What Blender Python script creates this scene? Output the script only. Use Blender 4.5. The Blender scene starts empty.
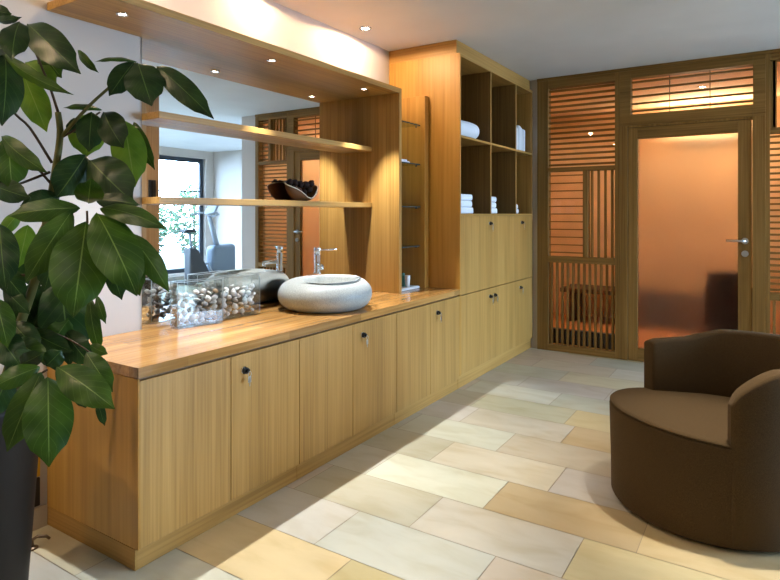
import bpy, bmesh, math, random
from mathutils import Vector, Matrix
random.seed(7)
PI = math.pi
SC = bpy.context.scene
C = SC.collection

# ------------------------------------------------------------------ camera
F, HZ, CX, CY, YAW, CZ = 589.8866, 214.1648, 1.9638, -1.3388, 0.5691, 1.33
cam_d = bpy.data.cameras.new('camera'); cam = bpy.data.objects.new('camera', cam_d); C.objects.link(cam)
cam.location = (CX, CY, CZ); cam.rotation_euler = (PI / 2, 0, YAW)
cam_d.sensor_width = 36; cam_d.lens = F / 780 * 36
cam_d.shift_y = -(290 - HZ) / 780
cam_d.clip_start = 0.05
SC.camera = cam
FW = Vector((-math.sin(YAW), math.cos(YAW), 0)); RT = Vector((math.cos(YAW), math.sin(YAW), 0)); CP = Vector((CX, CY, CZ))
def at(u, v, t):
    """the point that lies t metres in front of the lens along the optical axis, seen at pixel (u, v)"""
    return CP + t * (FW + RT * ((u - 390) / F) + Vector((0, 0, -(v - HZ) / F)))

# ------------------------------------------------------------------ materials
def mat(name, color=(.8, .8, .8), rough=.5, metal=0., **kw):
    m = bpy.data.materials.new(name); m.use_nodes = True
    b = m.node_tree.nodes['Principled BSDF']
    b.inputs['Base Color'].default_value = (*color, 1); b.inputs['Roughness'].default_value = rough
    b.inputs['Metallic'].default_value = metal
    for k, v in kw.items(): b.inputs[k].default_value = v
    return m
def N(m, t, **kw):
    n = m.node_tree.nodes.new(t)
    for k, v in kw.items(): setattr(n, k, v)
    return n
def L(m, a, b): m.node_tree.links.new(a, b)
def ramp(m, fac, stops):
    r = N(m, 'ShaderNodeValToRGB'); e = r.color_ramp.elements
    while len(e) < len(stops): e.new(.5)
    for i, (p, c) in enumerate(stops): e[i].position = p; e[i].color = (*c, 1)
    L(m, fac, r.inputs[0]); return r.outputs[0]
def bump(m, h, strength=.2, dist=.002):
    b = N(m, 'ShaderNodeBump'); b.inputs['Strength'].default_value = strength; b.inputs['Distance'].default_value = dist
    L(m, h, b.inputs['Height']); L(m, b.outputs[0], m.node_tree.nodes['Principled BSDF'].inputs['Normal'])
def wood(name, dark, mid, light, axis='z', rough=.42, fine=90, coarse=9, plank=None, spec=.4, stripe=.55):
    """timber: straight grain running along one world axis, a slow tone drift and fine pores"""
    m = mat(name, mid, rough); b = m.node_tree.nodes['Principled BSDF']; b.inputs['Specular IOR Level'].default_value = spec
    g = N(m, 'ShaderNodeNewGeometry')
    def noise(sc_across, sc_along, detail=3, dist=0.):
        mp = N(m, 'ShaderNodeMapping'); L(m, g.outputs['Position'], mp.inputs['Vector'])
        s = [sc_across] * 3; s['xyz'.index(axis)] = sc_along; mp.inputs['Scale'].default_value = s
        n = N(m, 'ShaderNodeTexNoise'); n.inputs['Scale'].default_value = 1; n.inputs['Detail'].default_value = detail
        n.inputs['Distortion'].default_value = dist
        L(m, mp.outputs[0], n.inputs['Vector']); return n.outputs['Fac']
    n1 = noise(fine, 1.3, 3); n2 = noise(coarse, .5, 2, .5); n3 = noise(fine * 3, 9, 2)
    mx = N(m, 'ShaderNodeMath', operation='MULTIPLY_ADD'); L(m, n1, mx.inputs[0]); mx.inputs[1].default_value = stripe
    m2 = N(m, 'ShaderNodeMath', operation='MULTIPLY'); L(m, n2, m2.inputs[0]); m2.inputs[1].default_value = 1 - stripe
    L(m, m2.outputs[0], mx.inputs[2])
    col = ramp(m, mx.outputs[0], [(.34, dark), (.5, mid), (.66, light)])
    if plank:                                    # glued staves of differing tone
        ax, w, ln = plank
        mp = N(m, 'ShaderNodeMapping'); L(m, g.outputs['Position'], mp.inputs['Vector'])
        br = N(m, 'ShaderNodeTexBrick'); br.offset = .37; br.inputs['Scale'].default_value = 1
        br.inputs['Brick Width'].default_value = ln; br.inputs['Row Height'].default_value = w
        br.inputs['Mortar Size'].default_value = .0004; br.inputs['Mortar'].default_value = (.55, .5, .45, 1)
        br.inputs['Color1'].default_value = (.78, .76, .72, 1); br.inputs['Color2'].default_value = (1.18, 1.18, 1.15, 1)
        mp.inputs['Rotation'].default_value = (0, 0, PI / 2); L(m, mp.outputs[0], br.inputs['Vector'])
        mm = N(m, 'ShaderNodeMixRGB', blend_type='MULTIPLY'); mm.inputs[0].default_value = 1
        L(m, col, mm.inputs[1]); L(m, br.outputs['Color'], mm.inputs[2]); col = mm.outputs[0]
    L(m, col, b.inputs['Base Color'])
    bump(m, n3, .12, .001)
    return m
def glass(name, tint=(1, 1, 1), refl=1., rough=0.):
    """thin clear sheet: lets light straight through, reflects at grazing angles"""
    m = bpy.data.materials.new(name); m.use_nodes = True; nt = m.node_tree
    nt.nodes.remove(nt.nodes['Principled BSDF']); out = nt.nodes['Material Output']
    tr = N(m, 'ShaderNodeBsdfTransparent'); tr.inputs[0].default_value = (*tint, 1)
    gl = N(m, 'ShaderNodeBsdfGlossy'); gl.inputs['Roughness'].default_value = rough
    fr = N(m, 'ShaderNodeLayerWeight'); fr.inputs[0].default_value = .5
    pw = N(m, 'ShaderNodeMath', operation='POWER'); pw.inputs[1].default_value = 4; L(m, fr.outputs['Facing'], pw.inputs[0])
    mu = N(m, 'ShaderNodeMath', operation='MULTIPLY_ADD', use_clamp=True); mu.inputs[1].default_value = .7 * refl; mu.inputs[2].default_value = .045 * refl; L(m, pw.outputs[0], mu.inputs[0])
    mx = N(m, 'ShaderNodeMixShader'); L(m, mu.outputs[0], mx.inputs[0]); L(m, tr.outputs[0], mx.inputs[1]); L(m, gl.outputs[0], mx.inputs[2])
    L(m, mx.outputs[0], out.inputs[0]); return m
def emit(name, color, s):
    m = mat(name, color); b = m.node_tree.nodes['Principled BSDF']
    b.inputs['Emission Color'].default_value = (*color, 1); b.inputs['Emission Strength'].default_value = s; return m
def paint(name, col, rough=.6, amt=.03):
    m = mat(name, col, rough); b = m.node_tree.nodes['Principled BSDF']; b.inputs['Specular IOR Level'].default_value = .25
    g = N(m, 'ShaderNodeNewGeometry'); n = N(m, 'ShaderNodeTexNoise'); n.inputs['Scale'].default_value = 140
    L(m, g.outputs['Position'], n.inputs['Vector']); bump(m, n.outputs['Fac'], .08, .001)
    n2 = N(m, 'ShaderNodeTexNoise'); n2.inputs['Scale'].default_value = 2.5; L(m, g.outputs['Position'], n2.inputs['Vector'])
    L(m, ramp(m, n2.outputs['Fac'], [(.3, tuple(c * (1 - amt) for c in col)), (.7, tuple(min(1, c * (1 + amt)) for c in col))]), b.inputs['Base Color'])
    return m
M = {}
OAK = ((.31, .160, .035), (.425, .228, .055), (.51, .29, .080))
M['oak_z'] = wood('oak upright grain', *OAK, 'z')
M['oak_y'] = wood('oak lengthwise grain', *OAK, 'y')
M['oak_x'] = wood('oak crosswise grain', *OAK, 'x')
M['panel'] = wood('oak veneer panel', (.38, .185, .034), (.48, .245, .046), (.54, .29, .064), 'z', fine=45)
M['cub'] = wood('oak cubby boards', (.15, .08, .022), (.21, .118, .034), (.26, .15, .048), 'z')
M['worktop'] = wood('oiled stave worktop', (.31, .145, .040), (.44, .222, .066), (.53, .30, .105), 'y', rough=.16, fine=60, plank=('y', .055, .6), spec=.5)
TEAK = ((.15, .080, .021), (.23, .128, .036), (.30, .175, .055))
M['teak_z'] = wood('dark oiled timber upright', *TEAK, 'z', rough=.55, spec=.09)
M['teak_x'] = wood('dark oiled timber crosswise', *TEAK, 'x', rough=.55, spec=.09)
M['wall'] = paint('warm white wall paint', (.56, .505, .455))
M['ceil'] = paint('white ceiling paint', (.76, .78, .82))
M['spa'] = paint('terracotta plaster', (.85, .56, .30), .8, .12)
M['spafloor'] = paint('terracotta tile', (.60, .25, .085), .5, .12)
M['base'] = paint('limestone skirting', (.55, .47, .36), .5, .05)
M['mirror'] = mat('silvered mirror', (.93, .95, .95), 0.0, 1.)
M['chrome'] = mat('polished chrome', (.86, .87, .88), .07, 1.)
M['steel'] = mat('brushed steel', (.55, .55, .53), .28, 1.)
M['black'] = mat('black plastic', (.012, .012, .013), .35)
M['dark'] = mat('charcoal metal', (.03, .033, .038), .4)
M['blueframe'] = mat('slate window frame', (.022, .032, .045), .45)
M['clear'] = glass('clear pane')
M['slatpane'] = glass('screen pane', (1, 1, 1), .5)
M['vase'] = glass('vase glass', (.97, .985, .985), 2.2)
def rimglass():
    m = glass('pale ground glass rim', (.95, .98, .98), 1.5, .1); nt = m.node_tree
    df = N(m, 'ShaderNodeBsdfTranslucent'); df.inputs[0].default_value = (.85, .92, .93, 1); ad = N(m, 'ShaderNodeMixShader'); ad.inputs[0].default_value = .55
    src = nt.nodes['Material Output'].inputs[0].links[0].from_socket
    L(m, src, ad.inputs[1]); L(m, df.outputs[0], ad.inputs[2]); L(m, ad.outputs[0], nt.nodes['Material Output'].inputs[0]); return m
M['vaserim'] = rimglass()
M['shelfglass'] = glass('green edged shelf glass', (.84, .92, .88), 1.2)
M['glassedge'] = mat('polished glass edge', (.035, .055, .05), .15)
M['white'] = mat('white plastic', (.82, .82, .80), .35)
M['bulb'] = emit('lamp lens', (1, .93, .82), 30)
def towel_mat():
    m = mat('white terry', (.86, .86, .87), .95); n = N(m, 'ShaderNodeTexNoise'); n.inputs['Scale'].default_value = 260
    g = N(m, 'ShaderNodeNewGeometry'); L(m, g.outputs['Position'], n.inputs['Vector']); bump(m, n.outputs['Fac'], .7, .004); return m
M['towel'] = towel_mat()
def stone_mat():
    m = mat('grey granite', (.5, .5, .48), .5); b = m.node_tree.nodes['Principled BSDF']
    g = N(m, 'ShaderNodeNewGeometry'); n = N(m, 'ShaderNodeTexNoise'); n.inputs['Scale'].default_value = 230; n.inputs['Detail'].default_value = 4
    L(m, g.outputs['Position'], n.inputs['Vector'])
    L(m, ramp(m, n.outputs['Fac'], [(.3, (.23, .245, .23)), (.5, (.35, .37, .35)), (.68, (.45, .47, .45))]), b.inputs['Base Color'])
    bump(m, n.outputs['Fac'], .15, .001); return m
M['stone'] = stone_mat()
def fabric_mat():
    m = mat('brown woven wool', (.07, .042, .022), .95); b = m.node_tree.nodes['Principled BSDF']
    b.inputs['Specular IOR Level'].default_value = .15
    b.inputs['Sheen Weight'].default_value = .12; b.inputs['Sheen Roughness'].default_value = .45; b.inputs['Sheen Tint'].default_value = (.75, .55, .35, 1)
    g = N(m, 'ShaderNodeNewGeometry'); n = N(m, 'ShaderNodeTexNoise'); n.inputs['Scale'].default_value = 420; n.inputs['Detail'].default_value = 2
    L(m, g.outputs['Position'], n.inputs['Vector'])
    L(m, ramp(m, n.outputs['Fac'], [(.3, (.040, .0225, .0085)), (.7, (.085, .052, .021))]), b.inputs['Base Color'])
    bump(m, n.outputs['Fac'], .5, .002); return m
M['fabric'] = fabric_mat()
def leaf_mat(name, c_dark, c_mid, vein, trans):
    m = mat(name, c_mid, .38, **{'Specular IOR Level': .28}); b = m.node_tree.nodes['Principled BSDF']; nt = m.node_tree
    uv = N(m, 'ShaderNodeUVMap'); sp = N(m, 'ShaderNodeSeparateXYZ'); L(m, uv.outputs[0], sp.inputs[0])
    def op(o, a, bb=None, c=None):
        n = N(m, 'ShaderNodeMath', operation=o)
        for i, x in enumerate((a, bb, c)):
            if x is None: continue
            if isinstance(x, (int, float)): n.inputs[i].default_value = x
            else: L(m, x, n.inputs[i])
        return n.outputs[0]
    ax = op('ABSOLUTE', op('SUBTRACT', sp.outputs[0], .5))
    mid = op('LESS_THAN', ax, .014)
    # side veins sweep forward from the midrib
    ph = op('FRACT', op('MULTIPLY', op('SUBTRACT', sp.outputs[1], op('MULTIPLY', ax, .55)), 8.))
    side = op('LESS_THAN', op('ABSOLUTE', op('SUBTRACT', ph, .5)), .035)
    v = op('MAXIMUM', op('MULTIPLY', mid, .6), op('MULTIPLY', side, .16))
    g = N(m, 'ShaderNodeNewGeometry'); n = N(m, 'ShaderNodeTexNoise'); n.inputs['Scale'].default_value = 14; L(m, g.outputs['Position'], n.inputs['Vector'])
    base = ramp(m, n.outputs['Fac'], [(.35, c_dark), (.65, c_mid)])
    mx = N(m, 'ShaderNodeMixRGB'); L(m, v, mx.inputs[0]); L(m, base, mx.inputs[1]); mx.inputs[2].default_value = (*vein, 1)
    L(m, mx.outputs[0], b.inputs['Base Color'])
    bump(m, op('ADD', ph, op('MULTIPLY', mid, -1.)), .25, .004)
    tl = N(m, 'ShaderNodeBsdfTranslucent'); L(m, mx.outputs[0], tl.inputs[0])
    ms = N(m, 'ShaderNodeMixShader'); ms.inputs[0].default_value = trans
    L(m, b.outputs[0], ms.inputs[1]); L(m, tl.outputs[0], ms.inputs[2]); L(m, ms.outputs[0], nt.nodes['Material Output'].inputs[0]); return m
M['leaf_dark'] = leaf_mat('glossy dark leaf', (.007, .025, .005), (.018, .050, .008), (.13, .22, .05), .12)
M['leaf_mid'] = leaf_mat('green leaf', (.019, .053, .004), (.042, .095, .007), (.20, .30, .07), .2)
M['leaf_light'] = leaf_mat('yellow green leaf', (.075, .16, .012), (.13, .24, .02), (.25, .36, .09), .4)
M['stem'] = paint('green brown stem', (.10, .10, .025), .6, .3)
M['twig'] = paint('brown twig', (.055, .032, .015), .7, .3)
M['pot'] = paint('dark brown planter', (.010, .0075, .006), .5, .1)
M['soil'] = paint('potting soil', (.02, .013, .008), .95, .4)
M['shell_w'] = paint('white shell', (.78, .76, .72), .4, .15)
M['shell_b'] = paint('speckled brown shell', (.33, .22, .13), .4, .6)
M['shell_g'] = paint('grey shell', (.50, .49, .47), .4, .3)
M['bowl'] = paint('brown husk', (.16, .065, .020), .6, .4)
M['bowlrim'] = paint('pale cut edge', (.75, .66, .50), .6, .1)
M['pod'] = paint('dark brown pod', (.030, .012, .008), .7, .6)
M['pod2'] = paint('reddish pod', (.12, .045, .030), .7, .4)
M['urn'] = paint('dark clay', (.07, .03, .015), .6, .2)
M['bench'] = paint('dark bench timber', (.10, .05, .025), .6, .2)
M['yellow'] = mat('yellow strap', (.75, .42, .02), .5)
M['bronze'] = mat('bronze doorstop', (.16, .11, .07), .4, .8)
M['teal'] = mat('teal green bottle', (.10, .30, .25), .25)
M['bikegrey'] = mat('blue grey moulding', (.16, .20, .25), .4)
M['bikesilver'] = mat('silver paint', (.30, .33, .37), .35)
M['shrub'] = paint('shrub foliage', (.017, .046, .014), .7, .5)
M['terrace'] = paint('pale terrace paving', (.06, .06, .055), .8)
M['grout'] = mat('dark joint', (.34, .28, .20), .9)
def frost():
    m = mat('frosted glass', (1., .97, .93), .30); b = m.node_tree.nodes['Principled BSDF']
    b.inputs['Transmission Weight'].default_value = 1; b.inputs['IOR'].default_value = 1.18
    b.inputs['Coat Weight'].default_value = .4; b.inputs['Coat Roughness'].default_value = .02
    return m
M['frost'] = frost()
def tile_mat():
    m = mat('limestone floor tiles', (.6, .5, .35), .36); b = m.node_tree.nodes['Principled BSDF']; b.inputs['Specular IOR Level'].default_value = .35
    a = N(m, 'ShaderNodeAttribute', attribute_name='tint'); g = N(m, 'ShaderNodeNewGeometry')
    mp = N(m, 'ShaderNodeMapping'); mp.inputs['Scale'].default_value = (3.5, 9, 1); L(m, g.outputs['Position'], mp.inputs[0])
    n = N(m, 'ShaderNodeTexNoise'); n.inputs['Scale'].default_value = 1; n.inputs['Detail'].default_value = 6; n.inputs['Distortion'].default_value = .6
    L(m, mp.outputs[0], n.inputs['Vector'])
    c = ramp(m, n.outputs['Fac'], [(.3, (.90, .87, .80)), (.5, (1, 1, 1)), (.72, (1.06, 1.07, 1.10))])
    mm = N(m, 'ShaderNodeMixRGB', blend_type='MULTIPLY'); mm.inputs[0].default_value = 1
    L(m, a.outputs['Color'], mm.inputs[1]); L(m, c, mm.inputs[2]); L(m, mm.outputs[0], b.inputs['Base Color'])
    n2 = N(m, 'ShaderNodeTexNoise'); n2.inputs['Scale'].default_value = 60; L(m, g.outputs['Position'], n2.inputs['Vector'])
    bump(m, n2.outputs['Fac'], .1, .002); return m
M['tile'] = tile_mat()

# ------------------------------------------------------------------ mesh helpers
def B(): return bmesh.new()
def box(bm, x0, x1, y0, y1, z0, z1, bev=0., seg=2):
    r = bmesh.ops.create_cube(bm, size=1); vs = r['verts']
    for v in vs:
        v.co = Vector((x0 + (v.co.x + .5) * (x1 - x0), y0 + (v.co.y + .5) * (y1 - y0), z0 + (v.co.z + .5) * (z1 - z0)))
    if bev:
        es = list({e for v in vs for e in v.link_edges})
        bmesh.ops.bevel(bm, geom=es, offset=bev, segments=seg, profile=.5, affect='EDGES')
    return vs
def tube(bm, pts, r, n=10, caps=True):
    pts = [Vector(p) for p in pts]; rr = r if isinstance(r, (list, tuple)) else [r] * len(pts); rings = []
    prev = None
    for i, p in enumerate(pts):
        d = (pts[min(i + 1, len(pts) - 1)] - pts[max(i - 1, 0)]).normalized()
        a = prev if prev is not None else (Vector((0, 0, 1)) if abs(d.z) < .9 else Vector((1, 0, 0)))
        s = d.cross(a).normalized(); t = s.cross(d).normalized(); prev = t
        rings.append([bm.verts.new(p + rr[i] * (math.cos(2 * PI * k / n) * s + math.sin(2 * PI * k / n) * t)) for k in range(n)])
    for a, b in zip(rings, rings[1:]):
        for k in range(n): f = bm.faces.new((a[k], a[(k + 1) % n], b[(k + 1) % n], b[k])); f.smooth = True
    if caps:
        bm.faces.new(rings[0]); bm.faces.new(rings[-1])
def lathe(bm, prof, c=(0, 0, 0), n=32, sx=1, sy=1, smooth=True):
    rings = []
    for r, z in prof:
        if r < 1e-5: rings.append([bm.verts.new((c[0], c[1], c[2] + z))])
        else: rings.append([bm.verts.new((c[0] + r * sx * math.cos(2 * PI * k / n), c[1] + r * sy * math.sin(2 * PI * k / n), c[2] + z)) for k in range(n)])
    for a, b in zip(rings, rings[1:]):
        for k in range(n):
            q = [a[k % len(a)], a[(k + 1) % len(a)], b[(k + 1) % len(b)], b[k % len(b)]]
            q = list(dict.fromkeys(q))
            if len(q) > 2: f = bm.faces.new(q); f.smooth = smooth
    if len(rings[0]) > 1: bm.faces.new(rings[0])
    if len(rings[-1]) > 1: bm.faces.new(rings[-1])
def wloc(o):
    p = Vector((0, 0, 0))
    while o: p += Vector(o.location); o = o.parent
    return p
def obj(name, bm, material, parent=None, loc=None, label=None):
    """link one mesh; the bmesh is in world space, its origin becomes loc (top level) or the parent's own origin"""
    me = bpy.data.meshes.new(name)
    org = Vector(loc) if loc is not None else (wloc(parent) if parent else Vector((0, 0, 0)))
    bmesh.ops.recalc_face_normals(bm, faces=bm.faces)
    bmesh.ops.translate(bm, verts=bm.verts, vec=-org)
    bm.to_mesh(me); bm.free()
    me.materials.append(M[material] if isinstance(material, str) else material)
    o = bpy.data.objects.new(name, me); C.objects.link(o)
    if parent: o.parent = parent; o.location = org - wloc(parent)
    else: o.location = org
    if label: o['label'] = label
    return o
def tag(o, label, cat, group=None, kind=None):
    if label: o['label'] = label
    if cat: o['category'] = cat
    if group: o['group'] = group
    if kind: o['kind'] = kind
    return o
def thing(name, label, cat, loc=(0, 0, 0), group=None):
    o = bpy.data.objects.new(name, None); o.empty_display_size = .05; C.objects.link(o); o.location = loc
    return tag(o, label, cat, group)
def struct(name, bm, m, parent=None):
    o = obj(name, bm, m, parent)
    if not parent: o['kind'] = 'structure'
    return o
def copy_tree(o, parent=None):
    c = o.copy(); C.objects.link(c)
    if parent: c.parent = parent
    for ch in list(o.children): copy_tree(ch, c)
    return c
def smooth(o, sub=0, bev=0, angle=None):
    for p in o.data.polygons: p.use_smooth = True
    if sub:
        s = o.modifiers.new('s', 'SUBSURF'); s.levels = sub; s.render_levels = sub
    return o

# ------------------------------------------------------------------ the room
W = -.641; YB = 4.372; CE = 2.661; XE = 6.8; YE = 7.3; YF = -3.2
X1 = 2.545; X2 = 2.83                      # end of the timber screen, end of the white pier
# floor: limestone slabs in running courses .32 deep and .65 long
def tile_floor(x0, x1, y0, y1):
    rnd = random.Random(3); bm = B(); lay = bm.loops.layers.color.new('tint'); g = .0016
    off = {-1: .167 + .3, 0: .615, 1: .425, 2: .68, 3: .88, 4: 1.076, 5: .68, 6: .95, 7: .876, 8: .68, 9: .98}
    pale, sand, orange, grey = (.75, .725, .66), (.74, .70, .605), (.74, .665, .50), (.73, .705, .645)
    known = {(1, 1): pale, (2, 1): pale, (3, 1): orange, (3, 0): pale, (2, 0): sand, (4, 1): pale, (4, 0): sand, (1, 2): sand, (5, 0): pale, (5, 1): sand, (6, 0): sand, (6, 1): orange}
    i0 = int((y0 - .18) / .32) - 2; i1 = int((y1 - .18) / .32) + 2
    for i in range(i0, i1):
        ya, yb = .18 + .3175 * i, .18 + .3175 * (i + 1)
        o = off.get(i, rnd.random() * .65)
        k0 = int((x0 - o) / .65) - 2
        for k in range(k0, int((x1 - o) / .65) + 2):
            xa, xb = o + .65 * (k - 1), o + .65 * k
            c = known.get((i, k), rnd.choice((pale, sand, sand, orange, grey, pale)))
            j = rnd.uniform(.94, 1.05); c = tuple(min(1, q * j * rnd.uniform(.98, 1.02)) for q in c)
            X0, X1_, Y0, Y1 = max(xa + g, x0), min(xb - g, x1), max(ya + g, y0), min(yb - g, y1)
            if X1_ - X0 < .01 or Y1 - Y0 < .01: continue
            vs = [bm.verts.new(p) for p in ((X0, Y0, 0), (X1_, Y0, 0), (X1_, Y1, 0), (X0, Y1, 0))]
            f = bm.faces.new(vs)
            for l in f.loops: l[lay] = (*c, 1)
    return bm
fl = struct('floor', tile_floor(W, XE, YF, YE), 'tile')
bm = B(); box(bm, W - .1, XE + .1, YF - .1, YE + .1, -.12, -.003); struct('floor_bed', bm, 'grout', fl)
bm = B(); box(bm, W - .1, XE + .1, YF - .1, YE + .1, CE, CE + .1); struct('ceiling', bm, 'ceil')
bm = B(); box(bm, W - .1, W, YF - .1, YE + .1, -.1, CE); struct('wall_left', bm, 'wall')
bm = B(); box(bm, W, XE + .1, YF - .1, YF, -.1, CE); struct('wall_front', bm, 'wall')
bm = B(); box(bm, X2, XE + .1, YE, YE + .1, -.1, CE); struct('wall_far', bm, 'wall')
# back wall: a stub beside the lockers and the white pier at the screen's right end
bm = B(); box(bm, W, .050, YB, YB + .1, 0, CE); struct('wall_back', bm, 'wall')
bm = B(); box(bm, X1 + .004, X2, YB, YE, 0, CE); struct('wall_pier', bm, 'wall')
bm = B(); box(bm, W, W + .012, YF, -.003, 0, .09, .002); struct('baseboard_left', bm, 'base')
# right wall with the far window and an added, unseen wider one for more daylight
WIN = [(5.9, 7.09), (2.3, 5.3)]
WZ0, WZ1 = .13, 2.5
bm = B(); ys = [YF]
for a, b in sorted(WIN): ys += [a, b]
ys.append(YE)
for i in range(0, len(ys), 2): box(bm, XE, XE + .25, ys[i], ys[i + 1], 0, CE)
for a, b in WIN:
    box(bm, XE, XE + .25, a, b, 0, WZ0); box(bm, XE, XE + .25, a, b, WZ1, CE)
struct('wall_right', bm, 'wall')
for n, (a, b) in enumerate(WIN):
    w = bpy.data.objects.new('window_%d' % (n + 1), None); C.objects.link(w); w.location = (XE + .12, a, WZ0); w['kind'] = 'structure'
    bm = B(); t = .09
    x0, x1 = XE + .07, XE + .14
    for q in ((a, a + t, WZ0, WZ1), (b - t, b, WZ0, WZ1), (a + t, b - t, WZ0, WZ0 + t), (a + t, b - t, WZ1 - t, WZ1)): box(bm, x0, x1, *q, .006)
    if b - a > 1.5: box(bm, x0, x1, (a + b) / 2 - .05, (a + b) / 2 + .05, WZ0 + t, WZ1 - t, .006)
    obj('window_frame', bm, 'blueframe', w)
    bm = B(); box(bm, x0 + .02, x1 - .02, a + t, b - t, 1.79, 1.815); obj('glazing_bar', bm, 'blueframe', w)
    bm = B(); box(bm, x0 + .03, x0 + .036, a + t, b - t, WZ0 + t, WZ1 - t); obj('window_pane', bm, 'clear', w)
# room behind the timber screen
SY = 6.5
bm = B(); box(bm, W, X1, SY, SY + .1, 0, CE); box(bm, W - .0, W + .05, YB + .1, SY, 0, CE); box(bm, X1 - .05, X1 + .003, YB + .1, SY, 0, CE); struct('wall_sauna', bm, 'spa')
bm = B(); box(bm, W, X1, YB + .07, SY, .001, .006); struct('floor_sauna', bm, 'spafloor')
bm = B(); box(bm, W + .05, X1 - .05, YB + .11, SY, CE - .02, CE - .004); struct('ceiling_sauna', bm, 'spa')
# outside
bm = B(); box(bm, XE + .3, XE + 9, -6, 14, -.2, -.05); tag(struct('terrace_ground', bm, 'terrace'), None, None, None, 'structure')

# ------------------------------------------------------------------ counter cabinets
TOP = .76
def lock_bm(y, z, x=0.):
    bm = B(); tube(bm, [(x - .004, y, z), (x + .005, y, z)], .0165, 18); return bm
def add_lock(door, y, z, key=True):
    obj('lock_rosette', lock_bm(y, z), 'chrome', door)
    bm = B(); tube(bm, [(.004, y, z), (.018, y, z)], .0145, 16); tube(bm, [(.016, y, z), (.028, y + .003, z)], [.008, .010], 10)
    obj('lock_barrel', bm, 'black', door)
    if key:
        bm = B(); zz = z - .03
        ring = [(.03 + .0, y + .006 + .009 * math.cos(a), z - .014 + .012 * math.sin(a)) for a in [2 * PI * k / 14 for k in range(15)]]
        tube(bm, ring, .0013, 6, False)
        box(bm, .028, .0305, y - .003, y + .015, z - .052, z - .026, .001)
        box(bm, .0285, .030, y + .005, y + .009, z - .068, z - .048)
        obj('key', bm, 'steel', door)
def door_bm(y0, y1, z0, z1, g=.0018):
    bm = B(); box(bm, -.02, 0, y0 + g, y1 - g, z0, z1, .0012, 1); return bm
labels = ['oak base cabinet at the near end of the counter beside the potted plant',
          'oak base cabinet under the stone basin, middle of the counter',
          'oak base cabinet at the far end of the counter beside the tall lockers']
ED = [0, .449, .894, 1.345, 1.807, 2.251, 2.715]
LK = {1: .524, 3: 1.437, 5: 2.347}
for c in range(3):
    y0, y1 = ED[2 * c] + (.001 if c else 0), ED[2 * c + 2] - .001
    t = thing('base_cabinet', labels[c], 'cabinet', (-.3, (y0 + y1) / 2, 0), 'oak base cabinets under the worktop')
    bm = B(); a = y0 + (.0065 if c == 0 else 0)
    box(bm, W + .002, -.022, a, y1, .085, .716)
    obj('carcass', bm, 'cub', t)
    if c == 0:
        bm = B(); box(bm, W + .002, -.0003, 0, .006, .0805, .716, .0008, 1); obj('end_panel', bm, 'panel', t)
        bm = B(); box(bm, W + .002, -.0178, -.0012, .0042, .001, .080, .0008, 1); obj('toe_kick', bm, 'oak_x', t)
    bm = B(); box(bm, W + .002, -.0175, y0 + (.0045 if c == 0 else 0), y1, .001, .080, .001, 1); obj('toe_kick', bm, 'oak_y', t)
    for k in (0, 1):
        i = 2 * c + k; s = ED[i] + (.005 if i == 0 else 0)
        d = obj('door', door_bm(s, ED[i + 1] if i < 5 else 2.714, .0825, .708), 'oak_z', t)
        if i in LK: add_lock(d, LK[i], .635)
bm = B()
box(bm, W + .002, .0005, -.001, 2.7155, .7185, TOP, .002, 2)
wt = obj('worktop', bm, 'worktop', None, (-.3, 1.36, .7185))
tag(wt, 'long oiled oak worktop carrying the basin and the vases', 'worktop')

# ------------------------------------------------------------------ tall locker unit
TY0, TY1 = 2.717, 4.362; ZS = .71; ZC = 1.318
t = thing('locker_unit', 'tall oak locker unit with open towel cubbies, in the far corner', 'locker', (-.3, 3.52, 0))
bm = B(); box(bm, W + .002, -.0005, TY0, TY0 + .018, .1, 2.556, .001, 1); obj('side_panel', bm, 'panel', t)
bm = B(); box(bm, W + .002, -.0005, TY1 - .022, TY1, .1, 2.556, .001, 1); obj('side_panel', bm, 'oak_z', t)
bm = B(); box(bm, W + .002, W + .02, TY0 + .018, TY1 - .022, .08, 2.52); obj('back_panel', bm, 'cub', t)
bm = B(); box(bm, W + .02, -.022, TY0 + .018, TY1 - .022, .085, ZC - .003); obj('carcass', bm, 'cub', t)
bm = B(); box(bm, W + .02, -.0005, TY0 + .018, TY1 - .022, ZC - .002, ZC + .016, .001, 1); obj('shelf', bm, 'oak_y', t)
bm = B(); box(bm, W + .02, -.0005, TY0 + .018, TY1 - .022, 1.915, 1.933, .001, 1); obj('shelf', bm, 'oak_y', t)
bm = B(); box(bm, W + .02, -.0005, TY0 + .018, TY1 - .022, 2.532, 2.556, .001, 1); obj('top_board', bm, 'oak_y', t)
for y in (3.312, 3.9):
    for z0, z1 in ((ZC + .017, 1.9145), (1.9335, 2.5315)):
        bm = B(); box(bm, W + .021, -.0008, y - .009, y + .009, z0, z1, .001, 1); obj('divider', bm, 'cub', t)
        bm = B(); box(bm, -.0008, .0004, y - .009, y + .009, z0, z1); obj('divider_edge', bm, 'oak_z', t)
bm = B(); box(bm, W + .002, -.0302, TY0, TY0 + .006, 2.5565, CE - .001, .001, 1); obj('crown_board', bm, 'oak_x', t)
bm = B(); box(bm, W + .002, -.03, TY0 + .0062, 4.366, 2.5565, CE - .001, .001, 1); obj('crown_board', bm, 'oak_y', t)
bm = B(); box(bm, W + .002, -.0175, TY0, TY1, .0015, .0995, .001, 1); obj('toe_kick', bm, 'oak_y', t)
cols = [TY0 + .018, 3.312, 3.9, TY1 - .022]
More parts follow.
